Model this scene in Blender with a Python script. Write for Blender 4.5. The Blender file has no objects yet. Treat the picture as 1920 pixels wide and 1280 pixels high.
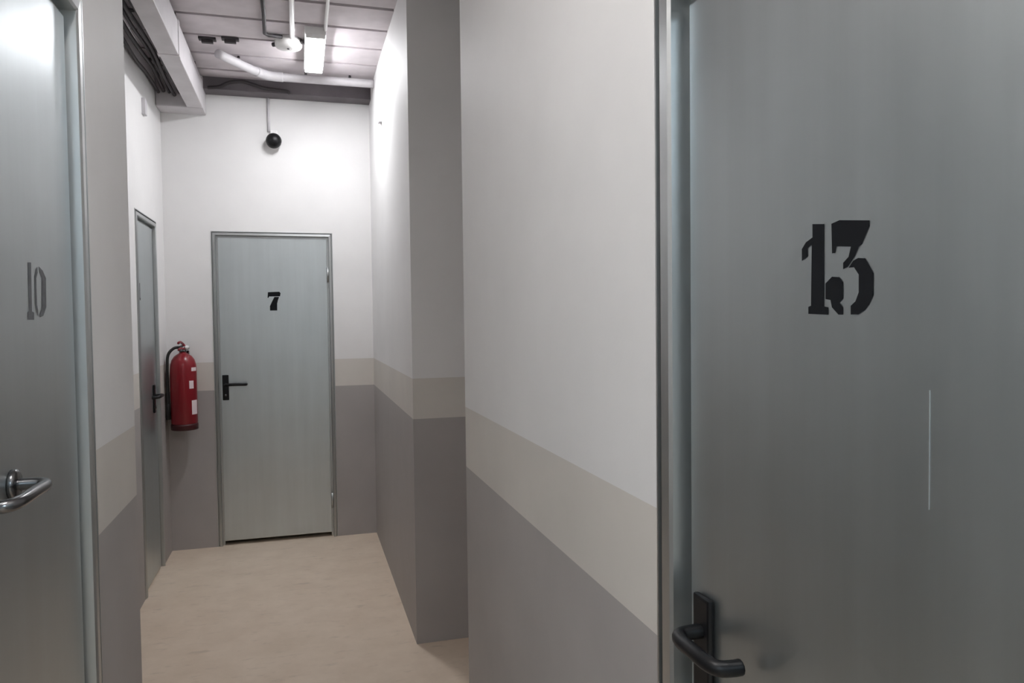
import bpy, bmesh, math, random
from mathutils import Vector, Matrix
random.seed(4)
sc = bpy.context.scene
C = sc.collection

# ------------------------------------------------------------------ camera
H = 1.501
def set_camera():
    cam = bpy.data.cameras.new('camera')
    cam.sensor_width = 36.0
    cam.lens = 1391.26 / 1920 * 36.0
    cam.clip_start = 0.02
    o = bpy.data.objects.new('camera', cam)
    C.objects.link(o)
    a, b, r = (math.radians(v) for v in (15.9157, 1.9321, 0.69))
    right = Vector((math.cos(a), -math.sin(a), 0))
    fwd = Vector((math.sin(a) * math.cos(b), math.cos(a) * math.cos(b), -math.sin(b)))
    up = right.cross(fwd)
    r2 = right * math.cos(r) - up * math.sin(r)
    u2 = right * math.sin(r) + up * math.cos(r)
    m = Matrix((r2, u2, -fwd)).transposed().to_4x4()
    m.translation = (0, 0, H)
    o.matrix_world = m
    sc.camera = o
set_camera()

# ------------------------------------------------------------------ world, exposure
w = bpy.data.worlds.new('world'); sc.world = w
w.use_nodes = True
w.node_tree.nodes['Background'].inputs[0].default_value = (0.75, 0.8, 0.9, 1)
w.node_tree.nodes['Background'].inputs[1].default_value = 0.0
vs = sc.view_settings
vs.view_transform = 'Standard'; vs.look = 'None'; vs.gamma = 1.0; vs.use_curve_mapping = False
vs.exposure = 0.12
LAMP_FAR = 80.0        # strength of the tube lamp in view
LAMP_NEAR = 78.0       # the same lamp over the near doors
LAMP_FILL = 300.0      # unseen fill lamps added in the lobby behind the camera

# ------------------------------------------------------------------ plan of the place (metres)
XR, XL1, XL2 = 0.486, -0.428, -0.832        # right wall, near left wall, far left wall
YB, YF, YN, YLC = 5.22, 3.361, 2.240, 2.163  # back wall, recess far side, recess near side, left corner
Y0 = -0.9                                    # the corridor opens into an added, unseen lobby behind the camera
LX, LY0 = 2.2, -4.4                          # half width and far end of that lobby
ZC = 3.04                                    # ceiling
XE = 1.55                                    # end of the side recess
TH = 0.14

# ------------------------------------------------------------------ materials
def nodes_of(name):
    m = bpy.data.materials.new(name); m.use_nodes = True
    nt = m.node_tree
    return m, nt, nt.nodes['Principled BSDF'], nt.nodes, nt.links
def rgb(r, g, b): return (r, g, b, 1)
def noise(nt, vec, scale, detail=3, rough=0.55):
    n = nt.nodes.new('ShaderNodeTexNoise')
    n.inputs['Scale'].default_value = scale; n.inputs['Detail'].default_value = detail
    n.inputs['Roughness'].default_value = rough
    nt.links.new(vec, n.inputs['Vector'])
    return n
def ramp(nt, fac, stops):
    r = nt.nodes.new('ShaderNodeValToRGB')
    e = r.color_ramp.elements
    while len(e) < len(stops): e.new(0.5)
    for k, (p, c) in enumerate(stops):
        e[k].position = p; e[k].color = c
    nt.links.new(fac, r.inputs['Fac'])
    return r
def bump(nt, bsdf, height, strength, dist=0.002):
    b = nt.nodes.new('ShaderNodeBump')
    b.inputs['Strength'].default_value = strength; b.inputs['Distance'].default_value = dist
    nt.links.new(height, b.inputs['Height']); nt.links.new(b.outputs['Normal'], bsdf.inputs['Normal'])

def plain(name, col, rough=0.5, metal=0.0, var=0.0, scale=20, spec=0.5):
    m, nt, p, N, L = nodes_of(name)
    p.inputs['Specular IOR Level'].default_value = spec
    p.inputs['Base Color'].default_value = rgb(*col)
    p.inputs['Roughness'].default_value = rough; p.inputs['Metallic'].default_value = metal
    if var:
        tc = N.new('ShaderNodeTexCoord')
        n = noise(nt, tc.outputs['Object'], scale)
        r = ramp(nt, n.outputs['Fac'], [(0.3, rgb(*[c * (1 - var) for c in col])), (0.7, rgb(*[min(1, c * (1 + var)) for c in col]))])
        L.new(r.outputs['Color'], p.inputs['Base Color'])
    return m

def wall_paint():
    # white above, a light grey-beige stripe, darker grey below (painted on the plaster)
    m, nt, p, N, L = nodes_of('wall_paint')
    g = N.new('ShaderNodeNewGeometry')
    sx = N.new('ShaderNodeSeparateXYZ'); L.new(g.outputs['Position'], sx.inputs[0])
    n = noise(nt, g.outputs['Position'], 2.6, 4)
    n2 = noise(nt, g.outputs['Position'], 55, 2)
    mixes = []
    for base, dv in (((0.80, 0.79, 0.785), 0.03), ((0.67, 0.635, 0.59), 0.05), ((0.415, 0.39, 0.38), 0.06)):
        r = ramp(nt, n.outputs['Fac'], [(0.3, rgb(*[c * (1 - dv) for c in base])), (0.7, rgb(*[c * (1 + dv) for c in base]))])
        mixes.append(r.outputs['Color'])
    def step(z):
        t = N.new('ShaderNodeMath'); t.operation = 'GREATER_THAN'
        L.new(sx.outputs['Z'], t.inputs[0]); t.inputs[1].default_value = z
        return t.outputs[0]
    def mix(f, a, b):
        x = N.new('ShaderNodeMix'); x.data_type = 'RGBA'
        L.new(f, x.inputs[0]); L.new(a, x.inputs[6]); L.new(b, x.inputs[7])
        return x.outputs[2]
    c = mix(step(1.039), mixes[2], mixes[1])
    c = mix(step(1.224), c, mixes[0])
    L.new(c, p.inputs['Base Color'])
    p.inputs['Roughness'].default_value = 0.6
    bump(nt, p, n2.outputs['Fac'], 0.12, 0.002)
    return m

def galvanised(name, col, rough=0.34, dent=0.12):
    m, nt, p, N, L = nodes_of(name)
    tc = N.new('ShaderNodeTexCoord')
    mp = N.new('ShaderNodeMapping'); L.new(tc.outputs['Object'], mp.inputs['Vector'])
    mp.inputs['Scale'].default_value = (22, 22, 1.1)
    streak = noise(nt, mp.outputs['Vector'], 1.0, 4, 0.6)
    cloud = noise(nt, tc.outputs['Object'], 4.0, 3)
    mx = N.new('ShaderNodeMath'); mx.operation = 'MULTIPLY_ADD'
    L.new(streak.outputs['Fac'], mx.inputs[0]); mx.inputs[1].default_value = 0.6
    h = N.new('ShaderNodeMath'); h.operation = 'MULTIPLY'; L.new(cloud.outputs['Fac'], h.inputs[0]); h.inputs[1].default_value = 0.4
    L.new(h.outputs[0], mx.inputs[2])
    r = ramp(nt, mx.outputs[0], [(0.35, rgb(*[c * 0.95 for c in col])), (0.65, rgb(*[min(1, c * 1.04) for c in col]))])
    L.new(r.outputs['Color'], p.inputs['Base Color'])
    p.inputs['Metallic'].default_value = 1.0
    mr = N.new('ShaderNodeMapRange'); L.new(mx.outputs[0], mr.inputs['Value'])
    mr.inputs['From Min'].default_value = 0.3; mr.inputs['From Max'].default_value = 0.7
    mr.inputs['To Min'].default_value = rough - 0.03; mr.inputs['To Max'].default_value = rough + 0.035
    L.new(mr.outputs['Result'], p.inputs['Roughness'])
    big = noise(nt, tc.outputs['Object'], 2.2, 2)
    if dent: bump(nt, p, big.outputs['Fac'], dent, 0.01)
    return m

def floor_mat():
    m, nt, p, N, L = nodes_of('floor_paint')
    g = N.new('ShaderNodeNewGeometry')
    n = noise(nt, g.outputs['Position'], 5.5, 6, 0.65)
    mp = N.new('ShaderNodeMapping'); L.new(g.outputs['Position'], mp.inputs['Vector'])
    mp.inputs['Scale'].default_value = (9, 26, 9); mp.inputs['Rotation'].default_value = (0, 0, 0.3)
    sm = noise(nt, mp.outputs['Vector'], 1.0, 4, 0.6)
    r = ramp(nt, n.outputs['Fac'], [(0.3, rgb(0.72, 0.585, 0.455)), (0.7, rgb(0.82, 0.685, 0.55))])
    r2 = ramp(nt, sm.outputs['Fac'], [(0.28, rgb(0.80, 0.79, 0.78)), (0.42, rgb(1, 1, 1))])
    x = N.new('ShaderNodeMix'); x.data_type = 'RGBA'; x.blend_type = 'MULTIPLY'; x.inputs[0].default_value = 0.8
    L.new(r.outputs['Color'], x.inputs[6]); L.new(r2.outputs['Color'], x.inputs[7])
    L.new(x.outputs[2], p.inputs['Base Color'])
    p.inputs['Roughness'].default_value = 0.5
    bump(nt, p, n.outputs['Fac'], 0.1, 0.004)
    return m

def emit(name, col, s):
    m, nt, p, N, L = nodes_of(name)
    p.inputs['Base Color'].default_value = rgb(0.9, 0.9, 0.9)
    p.inputs['Emission Color'].default_value = rgb(*col)
    p.inputs['Emission Strength'].default_value = s
    return m

M = dict(
    wall=wall_paint(),
    floor=floor_mat(),
    plank=plain('ceiling_concrete', (0.62, 0.57, 0.59), 0.8, var=0.12, scale=5),
    slab=plain('ceiling_dark_concrete', (0.15, 0.135, 0.145), 0.9, var=0.15, scale=6),
    metal=galvanised('galvanised_sheet', (0.575, 0.618, 0.63), 0.375),
    frame=plain('galvanised_frame', (0.50, 0.515, 0.515), 0.38, 1.0),
    black=plain('black_plastic', (0.006, 0.006, 0.007), 0.4, spec=0.3),
    paint_black=plain('black_stencil_paint', (0.008, 0.009, 0.011), 0.8, spec=0.15),
    grey_paint=plain('worn_grey_stencil_paint', (0.10, 0.105, 0.115), 0.6, var=0.3, scale=60),
    steel=plain('dark_polished_steel', (0.16, 0.16, 0.165), 0.22, 1.0),
    red=plain('red_enamel', (0.24, 0.010, 0.018), 0.28),
    dark_red=plain('dark_base_ring', (0.05, 0.004, 0.006), 0.4),
    sticker=plain('paper_sticker', (0.82, 0.70, 0.72), 0.5),
    brass=plain('valve_brass', (0.35, 0.22, 0.10), 0.35, 1.0),
    rubber=plain('black_rubber', (0.015, 0.014, 0.014), 0.6),
    pvc=plain('light_grey_plastic', (0.62, 0.60, 0.62), 0.45, var=0.05),
    white=plain('white_plastic', (0.82, 0.81, 0.80), 0.4),
    duct=plain('painted_duct', (0.60, 0.575, 0.59), 0.5, var=0.08, scale=7),
    cable=plain('dark_cable', (0.035, 0.03, 0.033), 0.6),
    scratch=plain('bright_scratch', (0.62, 0.65, 0.65), 0.45, 1.0),
)

# ------------------------------------------------------------------ helpers
def bx(bm, x0, x1, y0, y1, z0, z1):
    v = [bm.verts.new(p) for p in ((x0, y0, z0), (x1, y0, z0), (x1, y1, z0), (x0, y1, z0), (x0, y0, z1), (x1, y0, z1), (x1, y1, z1), (x0, y1, z1))]
    fs = [bm.faces.new([v[i] for i in f]) for f in ((0, 3, 2, 1), (4, 5, 6, 7), (0, 1, 5, 4), (1, 2, 6, 5), (2, 3, 7, 6), (3, 0, 4, 7))]
    return v, fs
def obj(name, bm, mat, parent=None, loc=None, smooth=False, bevel=0.0):
    if bevel:
        bmesh.ops.bevel(bm, geom=bm.edges[:], offset=bevel, segments=2, affect='EDGES', profile=0.6)
    bmesh.ops.recalc_face_normals(bm, faces=bm.faces[:])
    me = bpy.data.meshes.new(name); bm.to_mesh(me); bm.free()
    me.materials.append(mat)
    if smooth:
        for f in me.polygons: f.use_smooth = True
    o = bpy.data.objects.new(name, me); C.objects.link(o)
    if parent: o.parent = parent
    if loc: o.location = loc
    return o
def box(name, mat, x0, x1, y0, y1, z0, z1, parent=None, bevel=0.0):
    bm = bmesh.new(); bx(bm, x0, x1, y0, y1, z0, z1)
    return obj(name, bm, mat, parent, bevel=bevel)
def empty(name, loc, rz=0):
    o = bpy.data.objects.new(name, None); C.objects.link(o)
    o.location = loc; o.rotation_euler = (0, 0, rz); o.empty_display_size = 0.1
    return o
def tag(o, label=None, cat=None, group=None, kind=None):
    if label: o['label'] = label
    if cat: o['category'] = cat
    if group: o['group'] = group
    if kind: o['kind'] = kind
    return o
def tube_bm(bm, pts, rad, seg=12, squash=1.0):
    pts = [Vector(p) for p in pts]
    rads = rad if isinstance(rad, (list, tuple)) else [rad] * len(pts)
    prev = None; n = None
    for i, p in enumerate(pts):
        t = (pts[min(i + 1, len(pts) - 1)] - pts[max(i - 1, 0)]).normalized()
        if n is None:
            n = t.orthogonal().normalized()
        else:
            n = (n - t * n.dot(t)).normalized()
        b = t.cross(n)
        ring = [bm.verts.new(p + (n * math.cos(2 * math.pi * k / seg) + b * math.sin(2 * math.pi * k / seg) * squash) * rads[i]) for k in range(seg)]
        if prev:
            for k in range(seg):
                bm.faces.new((prev[k], prev[(k + 1) % seg], ring[(k + 1) % seg], ring[k]))
        else:
            bm.faces.new(list(reversed(ring)))
        prev = ring
    bm.faces.new(prev)
def smooth_path(pts, n=6):
    pts = [Vector(p) for p in pts]; out = []
    for i in range(len(pts) - 1):
        p0 = pts[max(i - 1, 0)]; p1 = pts[i]; p2 = pts[i + 1]; p3 = pts[min(i + 2, len(pts) - 1)]
        for k in range(n):
            t = k / n
            out.append(0.5 * ((2 * p1) + (p2 - p0) * t + (2 * p0 - 5 * p1 + 4 * p2 - p3) * t * t + (3 * p1 - p0 - 3 * p2 + p3) * t ** 3))
    out.append(pts[-1])
    return out
def tube(name, pts, rad, mat, parent=None, seg=12, smooth_n=0):
    bm = bmesh.new()
    tube_bm(bm, smooth_path(pts, smooth_n) if smooth_n else pts, rad, seg)
    return obj(name, bm, mat, parent, smooth=True)
def lathe(name, prof, mat, parent=None, seg=32, loc=None):
    bm = bmesh.new(); prev = None
    for r, z in prof:
        ring = [bm.verts.new((max(r, 1e-5) * math.cos(2 * math.pi * k / seg), max(r, 1e-5) * math.sin(2 * math.pi * k / seg), z)) for k in range(seg)]
        if prev:
            for k in range(seg): bm.faces.new((prev[k], prev[(k + 1) % seg], ring[(k + 1) % seg], ring[k]))
        else: bm.faces.new(list(reversed(ring)))
        prev = ring
    bm.faces.new(prev)
    return obj(name, bm, mat, parent, loc=loc, smooth=True)
def shade_auto(o, ang=35):
    me = o.data
    for f in me.polygons: f.use_smooth = True
    me.set_sharp_from_angle(angle=math.radians(ang))
    return o

# ------------------------------------------------------------------ the shell
def grid_wall(name, axis, c0, c1, a_cuts, hole=None, z1=ZC + 0.06):
    """slab between c0..c1 across `axis`; runs over a_cuts; hole = (a0, a1, ztop)"""
    bm = bmesh.new()
    a0, a1 = a_cuts
    cells = [(a0, a1, 0, z1)]
    if hole:
        h0, h1, hz = hole
        cells = [(a0, h0, 0, z1), (h1, a1, 0, z1), (h0, h1, hz, z1)]
    for (p, q, zl, zh) in cells:
        if axis == 'x': bx(bm, c0, c1, p, q, zl, zh)
        else: bx(bm, p, q, c0, c1, zl, zh)
    return tag(obj(name, bm, M['wall']), kind='structure')

# doors: (left edge along local x, total width with frame, total height with frame)
RD = dict(a=0.952, w=0.90, h=1.975, fw=0.078)      # right door, local x runs towards the camera
LD = dict(a=0.84, w=0.921, h=2.185, fw=0.085)       # left door, local x runs away from the camera
BD = dict(a=-0.5504, w=0.7734, h=2.082, fw=0.042)
FD = dict(a=4.345, w=0.60, h=2.10, fw=0.055)

def structure():
    bm = bmesh.new(); bx(bm, -LX - TH, LX + TH, LY0 - TH, YB + TH, -0.1, 0)
    tag(obj('floor', bm, M['floor']), kind='structure')
    bm = bmesh.new(); bx(bm, -LX - TH, LX + TH, LY0 - TH, YB + TH, ZC + 0.035, ZC + 0.16)
    ceil = tag(obj('ceiling', bm, M['slab']), kind='structure')
    # cross planks of the ceiling with open joints, each one its own piece
    pitch, gap = 0.288, 0.028
    y = YB - 0.01
    k = 0
    meshes = {}
    while y - pitch > Y0 - 0.05:
        ya, yb = y - pitch + gap, y
        if yb > YLC + 0.02: xa, kind = XL2, 'far'
        else: xa, kind = XL1, 'near'
        xb = XE if (yb < YF + 0.05 and ya > YN - 0.02) else XR
        key = (xa, xb)
        if key not in meshes:
            bm = bmesh.new(); bx(bm, xa, xb, 0, pitch - gap, 0, 0.034)
            o = obj('plank', bm, M['plank'], ceil); meshes[key] = o.data
        else:
            o = bpy.data.objects.new('plank', meshes[key]); C.objects.link(o); o.parent = ceil
        o.location = (0, ya, ZC + 0.002 + random.uniform(-0.0015, 0.0015))
        y -= pitch
    grid_wall('wall_back', 'y', YB, YB + TH, (XL2 - TH, XR + TH), (BD['a'] + 0.004, BD['a'] + BD['w'] - 0.004, BD['h'] - 0.004))
    grid_wall('wall_right', 'x', XR, XR + TH, (Y0, YN), (RD['a'] - RD['w'] + 0.004, RD['a'] - 0.004, RD['h'] - 0.004))
    grid_wall('wall_right_far', 'x', XR, XR + TH, (YF, YB))
    grid_wall('wall_recess_far', 'y', YF, YF + TH, (XR + TH, XE))
    grid_wall('wall_recess_near', 'y', YN - TH, YN, (XR + TH, XE))
    grid_wall('wall_recess_end', 'x', XE, XE + TH, (YN - TH, YF + TH))
    grid_wall('wall_left', 'x', XL1 - TH, XL1, (Y0, YLC), (LD['a'] + 0.004, LD['a'] + LD['w'] - 0.004, LD['h'] - 0.004))
    grid_wall('wall_left_return', 'y', YLC - TH, YLC, (XL2 - TH, XL1 - TH))
    grid_wall('wall_left_far', 'x', XL2 - TH, XL2, (YLC, YB), (FD['a'] + 0.004, FD['a'] + FD['w'] - 0.004, FD['h'] - 0.004))
    # wider lobby added out of view, so fill light enters from behind the camera
    grid_wall('wall_added_lobby_left', 'y', Y0, Y0 + TH, (-LX - TH, XL1 - TH))
    grid_wall('wall_added_lobby_right', 'y', Y0, Y0 + TH, (XR + TH, LX + TH))
    grid_wall('wall_added_lobby_side_left', 'x', -LX - TH, -LX, (LY0, Y0))
    grid_wall('wall_added_lobby_side_right', 'x', LX, LX + TH, (LY0, Y0))
    grid_wall('wall_front', 'y', LY0 - TH, LY0, (-LX - TH, LX + TH))
    bm = bmesh.new(); bx(bm, XL2, XR, YB - 0.13, YB, 2.965, ZC + 0.002)
    tag(obj('trim_1', bm, M['slab']), 'dark concrete beam where the ceiling meets the back wall', kind='structure')
structure()

# ------------------------------------------------------------------ door parts
def frame_mesh(name, w, h, fw, parent, mat):
    """pressed sheet frame swept round left jamb, head, right jamb; local y < 0 is towards the room"""
    prof = [(0.0, 0.0), (0.0, -0.003), (0.004, -0.003), (0.005, 0.014), (fw * 0.20, 0.014), (fw * 0.22, -0.003), (fw * 0.25, -0.0055), (fw * 0.58, -0.0078), (fw * 0.64, -0.004), (fw * 0.66, 0.026), (fw * 0.84, 0.026), (fw * 0.90, 0.026), (fw, 0.026), (fw, 0.06), (0.004, 0.06), (0.004, 0.0)]
    bm = bmesh.new(); rings = []
    for corner in range(4):
        ring = []
        for d, y in prof:
            x, z = {0: (d, 0.0), 1: (d, h - d), 2: (w - d, h - d), 3: (w - d, 0.0)}[corner]
            ring.append(bm.verts.new((x, y, z)))
        rings.append(ring)
    n = len(prof)
    for a in range(3):
        for k in range(n):
            bm.faces.new((rings[a][k], rings[a][(k + 1) % n], rings[a + 1][(k + 1) % n], rings[a + 1][k]))
    bm.faces.new(rings[0]); bm.faces.new(list(reversed(rings[3])))
    return obj(name, bm, mat, parent)

def leaf(w, h, fw, parent, z0=0.008, ly=0.012, gap=0.004):
    x0, x1 = fw * 0.84 + gap, w - fw * 0.84 - gap
    bm = bmesh.new(); bx(bm, x0, x1, ly, ly + 0.045, z0, h - fw * 0.84 - gap)
    o = obj('leaf', bm, M['metal'], parent, bevel=0.0025)
    return o

def handle(parent, x, z, ly, direction=1, length=0.13, plate=True, mat='black', out=0.05, top=0.062):
    hd = empty('handle', (x, ly, z)); hd.parent = parent
    if plate:
        bm = bmesh.new(); bx(bm, -0.02, 0.02, -0.009, 0, top - 0.167, top)
        obj('back_plate', bm, M[mat], hd, bevel=0.004)
        tube('key_cylinder', [(0, -0.008, top - 0.134), (0, -0.014, top - 0.134)], 0.0085, M['steel'], hd, 16)
    else:
        tube('rosette', [(0, 0, 0), (0, -0.008, 0), (0, -0.010, 0)], [0.024, 0.024, 0.02], M[mat], hd, 20)
    L = length * direction
    pts = [(0, -0.004, 0), (0, -out * 0.6, 0), (0.004 * direction, -out * 0.9, 0), (0.02 * direction, -out * 1.05, 0), (L * 0.5, -out * 1.08, 0.001), (L * 0.82, -out * 1.05, 0), (L * 0.97, -out * 0.9, -0.001), (L, -out * 0.55, -0.002), (L, -out * 0.3, -0.002)]
    tube('lever', pts, 0.0095, M[mat], hd, 12, 4)
    return hd

def glyph(name, polys, parent, mat, ly, label=None):
    """flat stencil paint: polygons in local (x, z)"""
    bm = bmesh.new()
    for poly in polys:
        vs_ = [bm.verts.new((x, ly - 0.0004, z)) for x, z in poly]
        f = bm.faces.new(vs_)
        f.normal_update()
        bmesh.ops.triangulate(bm, faces=[f])
    o = obj(name, bm, mat, parent)
    if label: o['label'] = label
    return o
def shift(polys, dx, dz=0.0, s=1.0, cx=0.0, cz=0.0):
    return [[((x - cx) * s + cx + dx, (z - cz) * s + cz + dz) for x, z in p] for p in polys]

def hinge(parent, x, z, ly):
    return tube('hinge', [(x, ly - 0.006, z - 0.05), (x, ly - 0.006, z + 0.05)], 0.008, M['frame'], parent, 10)

LY = 0.012
ONE = [(-.624, 1.588), (-.607, 1.586), (-.607, 1.507), (-.601, 1.506), (-.601, 1.499), (-.63, 1.5), (-.63, 1.507), (-.626, 1.508), (-.625, 1.568), (-.631, 1.565), (-.631, 1.557), (-.64, 1.553), (-.64, 1.565), (-.634, 1.571), (-.624, 1.575)]
BAR3 = [(-.597, 1.585), (-.586, 1.587), (-.548, 1.582), (-.548, 1.577), (-.553, 1.569), (-.557, 1.562), (-.561, 1.56), (-.566, 1.552), (-.575, 1.543), (-.581, 1.541), (-.581, 1.547), (-.574, 1.552), (-.571, 1.561), (-.59, 1.563), (-.592, 1.557), (-.596, 1.557)]
BOWL3 = [(-.568, 1.548), (-.562, 1.55), (-.553, 1.549), (-.547, 1.541), (-.543, 1.535), (-.543, 1.516), (-.548, 1.508), (-.553, 1.503), (-.561, 1.499), (-.571, 1.499), (-.571, 1.507), (-.565, 1.511), (-.561, 1.519), (-.561, 1.535), (-.567, 1.542), (-.574, 1.542)]
BALL3 = [(-.596, 1.535), (-.586, 1.534), (-.581, 1.529), (-.581, 1.514), (-.586, 1.51), (-.581, 1.506), (-.581, 1.499), (-.587, 1.499), (-.596, 1.506), (-.598, 1.513), (-.605, 1.514), (-.605, 1.529)]
TEN_1 = [(1.39, 1.599), (1.405, 1.6), (1.402, 1.519), (1.412, 1.517), (1.411, 1.505), (1.380, 1.505), (1.381, 1.517), (1.388, 1.519)]
TEN_0A = [(1.436, 1.595), (1.427, 1.590), (1.420, 1.578), (1.418, 1.53), (1.423, 1.518), (1.432, 1.511), (1.432, 1.521), (1.428, 1.53), (1.428, 1.575), (1.436, 1.585)]
TEN_0B = [(1.444, 1.596), (1.462, 1.590), (1.478, 1.578), (1.475, 1.527), (1.458, 1.512), (1.440, 1.509), (1.440, 1.516), (1.450, 1.523), (1.456, 1.577), (1.445, 1.586)]
SEVEN = [[(-.203, 1.683), (-.130, 1.686), (-.122, 1.676), (-.126, 1.655), (-.196, 1.654), (-.200, 1.645), (-.206, 1.645)],
         [(-.162, 1.651), (-.132, 1.651), (-.140, 1.628), (-.145, 1.608), (-.146, 1.560), (-.192, 1.560), (-.192, 1.590), (-.178, 1.620)]]

def door_right():
    d = empty('door_1', (XR, RD['a'], 0), -math.pi / 2)
    frame_mesh('frame', RD['w'], RD['h'], RD['fw'], d, M['frame'])
    lf = leaf(RD['w'], RD['h'], RD['fw'], d)
    # stencil: world y -> local x = a - y ; polygons store x = -y
    # the leaf face sits LY behind the wall plane
    polys = shift([ONE, BAR3, BOWL3, BALL3], RD['a'] - 0.013, 0.0, 1.025, -0.59, H)
    glyph('number', polys, d, M['paint_black'], LY, 'black stencilled number 13')
    handle(d, RD['a'] - 0.844, 1.092, LY, 1, 0.098, out=0.045, top=0.045)
    box('scratch', M['scratch'], RD['a'] - 0.4928, RD['a'] - 0.4919, LY - 0.0006, LY, 1.337, 1.436, d)
    for z in (0.25, 1.65): hinge(d, RD['w'] - RD['fw'] * 0.8, z, LY)
    tag(d, 'wide galvanised steel door stencilled with a large black 13', 'door', kind='structure')
def door_left():
    d = empty('door_2', (XL1, LD['a'], 0), math.pi / 2)
    frame_mesh('frame', LD['w'], LD['h'], LD['fw'], d, M['frame'])
    leaf(LD['w'], LD['h'], LD['fw'], d)
    polys = shift([TEN_1, TEN_0A, TEN_0B], -LD['a'], 0.0, 1.03, 0.0, H)
    glyph('number', polys, d, M['grey_paint'], LY, 'faded grey stencilled number 10')
    handle(d, 1.325 - LD['a'], 1.247, LY, -1, 0.15, False, 'steel', 0.05)
    for z in (0.25, 1.85): hinge(d, LD['fw'] * 0.8, z, LY)
    tag(d, 'galvanised steel door with faded 10 and curved metal lever, in the near left wall', 'door', kind='structure')
def door_back():
    d = empty('door_3', (BD['a'], YB, 0))
    frame_mesh('frame', BD['w'], BD['h'], BD['fw'], d, M['frame'])
    leaf(BD['w'], BD['h'], BD['fw'], d, z0=0.03)
    glyph('number', shift(SEVEN, -BD['a']), d, M['paint_black'], LY, 'black stencilled number 7')
    handle(d, -0.482 - BD['a'], 1.075, LY)
    for z in (0.25, 1.8): hinge(d, BD['w'] - BD['fw'] * 0.8, z, LY)
    tag(d, 'galvanised steel door with black 7 at the end of the corridor', 'door', kind='structure')
def door_far_left():
    d = empty('door_4', (XL2, FD['a'], 0), math.pi / 2)
    frame_mesh('frame', FD['w'], FD['h'], FD['fw'], d, M['frame'])
    leaf(FD['w'], FD['h'], FD['fw'], d)
    s = shift([TEN_1], -1.395 + 4.49 - FD['a'], 0.11)
    glyph('number', s, d, M['grey_paint'], LY, 'faint grey stencil mark')
    handle(d, 4.80 - FD['a'], 1.06, LY, -1)
    for z in (0.25, 1.8): hinge(d, FD['fw'] * 0.8, z, LY)
    tag(d, 'narrow galvanised steel door in the far left wall beside the fire extinguisher', 'door', kind='structure')
door_right(); door_left(); door_back(); door_far_left()

# ------------------------------------------------------------------ fire extinguisher
def extinguisher():
    e = empty('fire_extinguisher', (-0.722, YB - 0.105, 0.805))
    R = 0.079
    lathe('body', [(R - 0.006, 0.035), (R, 0.045), (R, 0.385), (R * 0.97, 0.415), (R * 0.86, 0.445), (R * 0.66, 0.468), (R * 0.42, 0.482), (0.022, 0.488), (0.020, 0.497)], M['red'], e, 40)
    lathe('base_ring', [(R * 0.96, 0.0), (R * 1.03, 0.003), (R * 1.03, 0.034), (R * 0.99, 0.04), (0.03, 0.04)], M['dark_red'], e, 40)
    lathe('valve', [(0.022, 0.495), (0.022, 0.508), (0.015, 0.512), (0.015, 0.535), (0.010, 0.54)], M['steel'], e, 20)
    bm = bmesh.new(); tube_bm(bm, smooth_path([(0.012, 0, 0.53), (0.004, -0.02, 0.548), (-0.006, -0.06, 0.560), (-0.012, -0.09, 0.554)], 4), 0.008, 8)
    obj('squeeze_lever', bm, M['red'], e, smooth=True)
    bm = bmesh.new(); tube_bm(bm, smooth_path([(0.012, 0, 0.515), (0.004, -0.03, 0.517), (-0.004, -0.07, 0.520), (-0.01, -0.10, 0.512)], 4), 0.007, 8)
    obj('carry_handle', bm, M['red'], e, smooth=True)
    tube('pressure_gauge', [(0.014, -0.004, 0.523), (0.036, -0.014, 0.523)], 0.013, M['white'], e, 16)
    hs = tube('hose', [(-0.012, 0.0, 0.525), (-0.05, -0.01, 0.52), (-0.083, -0.02, 0.48), (-0.090, -0.024, 0.40), (-0.091, -0.022, 0.25), (-0.090, -0.02, 0.16)], 0.009, M['rubber'], e, 10, 6)
    tube('nozzle', [(-0.090, -0.02, 0.17), (-0.090, -0.02, 0.12), (-0.090, -0.02, 0.07)], [0.010, 0.012, 0.016], M['rubber'], e, 12)
    def sticker(a0, a1, z0, z1, name='sticker', mat='sticker'):
        bm = bmesh.new(); n = 8; r = R + 0.0008; cols = []
        for k in range(n + 1):
            a = math.radians(a0 + (a1 - a0) * k / n)
            cols.append([bm.verts.new((rr * math.cos(a), rr * math.sin(a), z)) for rr, z in ((r, z0), (r, z1), (r - 0.0007, z1), (r - 0.0007, z0))])
        for k in range(n):
            for i in range(4): bm.faces.new((cols[k][i], cols[k + 1][i], cols[k + 1][(i + 1) % 4], cols[k][(i + 1) % 4]))
        bm.faces.new(cols[0]); bm.faces.new(list(reversed(cols[-1])))
        obj(name, bm, M[mat], e, smooth=False)
    sticker(-48, -12, 0.10, 0.19)
    sticker(-46, -14, 0.375, 0.398)
    sticker(-58, -36, 0.265, 0.315)
    # wall bracket
    bm = bmesh.new(); bx(bm, -0.025, 0.025, R + 0.004, 0.105, 0.30, 0.50)
    bx(bm, -0.02, 0.02, 0.015, R + 0.02, 0.500, 0.506)
    obj('wall_bracket', bm, M['steel'], e)
    tag(e, 'red fire extinguisher hung on the back wall left of the door', 'extinguisher')
extinguisher()

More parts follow.
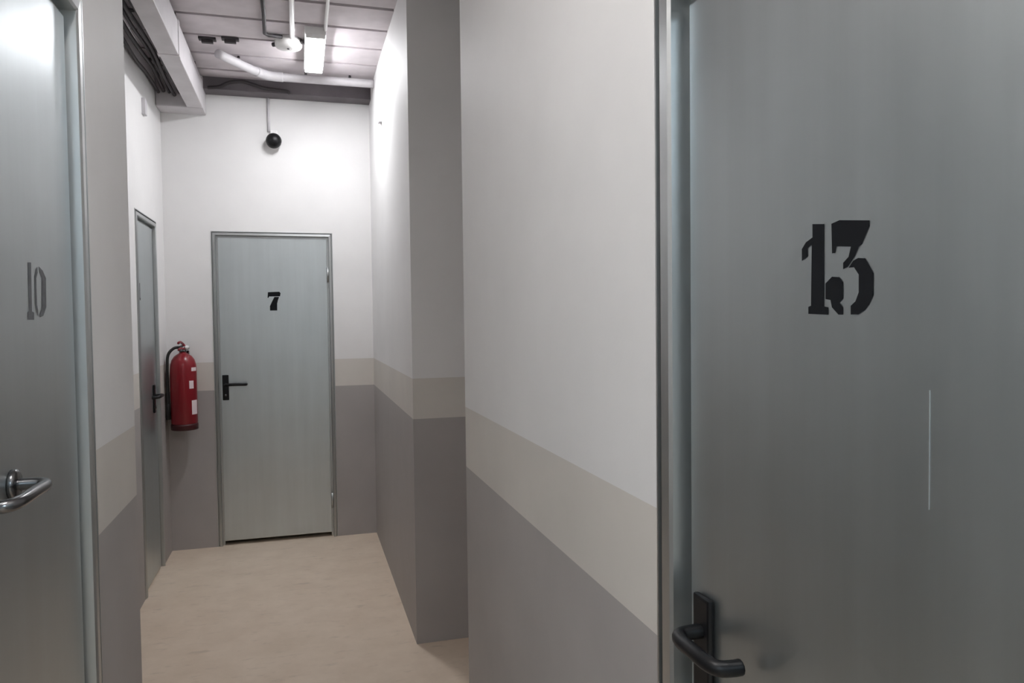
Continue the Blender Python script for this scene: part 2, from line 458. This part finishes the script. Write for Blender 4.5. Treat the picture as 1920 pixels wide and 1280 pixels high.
# ------------------------------------------------------------------ ceiling services
def lamp(x, y0, y1, label, strength, group='tube lamps on the ceiling', col=(1.0, 0.975, 0.97)):
    e = empty('ceiling_lamp', (x, (y0 + y1) / 2, ZC))
    h = (y1 - y0) / 2
    bm = bmesh.new(); bx(bm, -0.055, 0.055, -h - 0.01, h + 0.01, -0.040, 0.0)
    obj('housing', bm, M['white'], e, bevel=0.004)
    bm = bmesh.new()
    prof = [(-0.048, -0.038), (-0.048, -0.045), (-0.036, -0.056), (0.036, -0.056), (0.048, -0.045), (0.048, -0.038)]
    rings = [[bm.verts.new((px, yy, pz)) for px, pz in prof] for yy in (-h, h)]
    for k in range(6): bm.faces.new((rings[0][k], rings[0][(k + 1) % 6], rings[1][(k + 1) % 6], rings[1][k]))
    bm.faces.new(rings[0]); bm.faces.new(list(reversed(rings[1])))
    obj('diffuser', bm, emit('lamp_glow', col, strength), e)
    for s in (-1, 1):
        bm = bmesh.new(); bx(bm, -0.05, 0.05, s * h - 0.008, s * h + 0.008, -0.058, -0.02)
        obj('end_cap', bm, M['white'], e, bevel=0.002)
    return tag(e, label, 'lamp', group)
lamp(0.110, 4.10, 4.68, 'lit white tube lamp on the ceiling near the back wall', LAMP_FAR, col=(0.965, 0.975, 1.0))
lamp(-0.12, 0.25, 0.85, 'lit white tube lamp on the ceiling over the near doors', LAMP_NEAR, col=(1.0, 0.965, 0.94))
lamp(-0.9, -2.6, -2.0, 'added unseen fill lamp on the left of the added lobby ceiling', LAMP_FILL, col=(0.72, 0.88, 1.0))  # added fill, out of view: cool light thrown forward into the corridor
lamp(0.9, -2.6, -2.0, 'added unseen fill lamp on the right of the added lobby ceiling', LAMP_FILL, col=(0.72, 0.88, 1.0))  # second added fill, likewise behind the camera

def trunking():
    e = empty('ceiling_duct', (-0.605, 0, 2.83))
    y0, y1 = YLC + 0.02, YB - 0.17
    L = [y0 + (y1 - y0) * k / 3 for k in range(4)]
    for k in range(3):
        bm = bmesh.new(); bx(bm, -0.047, 0.047, L[k] + 0.001, L[k + 1] - 0.001, 0, 0.175)
        obj('duct_section', bm, M['duct'], e, bevel=0.006)
    for k in (1, 2):
        bm = bmesh.new(); bx(bm, -0.051, 0.051, L[k] - 0.02, L[k] + 0.02, -0.004, 0.179)
        obj('joint_sleeve', bm, M['duct'], e, bevel=0.002)
    bm = bmesh.new(); bx(bm, -0.226, 0.047, y1, YB - 0.001, -0.002, 0.205)
    obj('end_box', bm, M['duct'], e, bevel=0.008)
    for k in range(4):
        yy = y0 + 0.4 + k * 0.72
        bm = bmesh.new(); bx(bm, -0.226, 0.047, yy - 0.012, yy + 0.012, 0.177, 0.186); bx(bm, -0.056, -0.047, yy - 0.012, yy + 0.012, 0.10, 0.21)
        obj('hanger', bm, M['steel'], e)
    tag(e, 'grey rectangular duct along the ceiling over the far left wall', 'duct')
trunking()

# dark cables lying in the gap between the duct and the left wall
def cables():
    for k in range(6):
        x = -0.812 + 0.031 * k
        pts = []
        z = 2.90 + 0.018 * (k % 3) + 0.012 * (k % 2)
        n = 9
        for i in range(n):
            y = YLC + 0.03 + (YB - 0.19 - YLC) * i / (n - 1)
            pts.append((x + random.uniform(-0.003, 0.003), y, z + 0.016 * math.sin(i * 1.9 + k) + random.uniform(-0.006, 0.006)))
        o = tube('cable', pts, 0.009 + 0.002 * (k % 2), M['cable'], None, 8, 4)
        tag(o, 'dark cable strung in the gap between grey duct and left wall', 'cable', 'cables beside the duct')
    o = tube('cable', [(-0.53, YB - 0.15, 2.965), (-0.46, YB - 0.15, 2.975), (-0.40, YB - 0.155, 3.005), (-0.32, YB - 0.16, 3.015), (-0.25, YB - 0.155, 3.0), (-0.18, YB - 0.15, 2.985), (-0.05, YB - 0.148, 2.975), (-0.047, YB - 0.145, 2.965)], 0.011, M['cable'], None, 8, 6)
    tag(o, 'black cable looping along the top of the white back wall', 'cable')
cables()

def cross_pipe():
    e = empty('ceiling_pipe', (XR, 4.86, 3.0))
    pts = [(-0.002, 0.0, 0.0), (-0.2, 0, 0.0), (-0.40, 0, 0.0), (-0.56, 0, 0.0), (-0.63, -0.006, 0.0), (-0.68, -0.04, 0.0), (-0.76, -0.14, 0.0), (-0.90, -0.34, 0.0)]
    tube('pipe', pts, 0.025, M['pvc'], e, 16, 5)
    tube('elbow', [(-0.555, 0, 0), (-0.60, -0.001, 0), (-0.645, -0.014, 0), (-0.69, -0.052, 0), (-0.71, -0.078, 0)], 0.0290, M['pvc'], e, 16, 4)
    for px, py in ((-0.15, 0), (-0.42, 0), (-0.80, -0.2)):
        lathe('pipe_clip', [(0.008, 0.0), (0.008, 0.018)], M['steel'], e, 10, (px, py, 0.022))
    tag(e, 'pale plastic pipe crossing the ceiling with a bend, below the tube lamp', 'pipe')
cross_pipe()

def conduit(x0, y0, x1, y1, label, mat='white', r=0.0125, z=ZC - 0.015, group=None):
    o = tube('conduit', [(x0, y0, z), ((x0 + x1) / 2, (y0 + y1) / 2, z), (x1, y1, z)], r, M[mat], None, 12)
    return tag(o, label, 'conduit', group)
conduit(0.012, 1.2, -0.010, 4.235, 'white conduit on the ceiling running to the junction box')
conduit(0.165, 0.9, 0.160, 4.085, 'thin white conduit on the ceiling running to the lamp end', r=0.009)
o = tube('conduit', [(-0.14, 3.3, ZC - 0.012), (-0.143, 3.95, ZC - 0.012), (-0.15, 4.22, ZC - 0.012), (-0.13, 4.245, ZC - 0.012), (-0.06, 4.25, ZC - 0.012)], 0.010, M['cable'], None, 10)
tag(o, 'dark conduit on the ceiling bending towards the white junction box', 'conduit')

def junction_box():
    e = empty('junction_box', (-0.03, 4.315, ZC))
    lathe('body', [(0.072, 0.0), (0.072, -0.035), (0.066, -0.045), (0.02, -0.050), (0.0, -0.050)], M['white'], e, 28)
    lathe('lid_screw', [(0.008, -0.049), (0.008, -0.054), (0.0, -0.055)], M['steel'], e, 10)
    for a in (-0.4, 2.6):
        tube('cable_gland', [(0.068 * math.cos(a), 0.068 * math.sin(a), -0.018), (0.098 * math.cos(a), 0.098 * math.sin(a), -0.018)], 0.012, M['cable'], e, 10)
    tag(e, 'round white junction box on the ceiling beside the lit lamp', 'junction box')
junction_box()
for x, y, lab in ((-0.455, 4.40, 'dark clamp on the ceiling nearest the grey duct'), (-0.335, 4.37, 'dark clamp on the ceiling over the pale pipe end')):
    bm = bmesh.new(); bx(bm, -0.045, 0.045, -0.02, 0.02, -0.012, 0.0); bx(bm, -0.03, 0.03, -0.012, 0.012, -0.028, -0.012)
    o = obj('ceiling_clamp', bm, M['cable'], None, (x, y, ZC), bevel=0.002)
    tag(o, lab, 'clamp', 'dark ceiling clamps')

def round_sounder():
    e = empty('wall_sounder', (-0.142, YB, 2.675))
    bm = bmesh.new(); bmesh.ops.create_uvsphere(bm, u_segments=28, v_segments=18, radius=0.05)
    bmesh.ops.scale(bm, vec=(1, 0.9, 1), verts=bm.verts)
    obj('ball', bm, M['black'], e, (0, -0.055, 0), smooth=True)
    bm = bmesh.new(); bx(bm, -0.022, 0.022, -0.03, -0.001, -0.03, 0.075)
    obj('mount', bm, M['white'], e, bevel=0.004)
    tube('conduit_drop', [(-0.03, -0.010, 0.07), (-0.03, -0.010, 0.288)], 0.009, M['pvc'], e, 10)
    tag(e, 'small black ball fixture high on the back wall above the door', 'wall fixture')
round_sounder()
def wall_plate(x, y, z, s, lab):
    bm = bmesh.new(); bx(bm, min(0, s * 0.02), max(0, s * 0.02), -0.028, 0.028, -0.045, 0.045)
    o = obj('wall_plate', bm, M['pvc'], None, (x, y, z), bevel=0.003)
    tag(o, lab, 'wall plate', 'small plates high on the walls')
wall_plate(XL2, 4.646, 2.71, 1, 'small grey plate high on the far left wall')
wall_plate(XR, 4.455, 2.695, -1, 'small grey plate high on the far right wall')
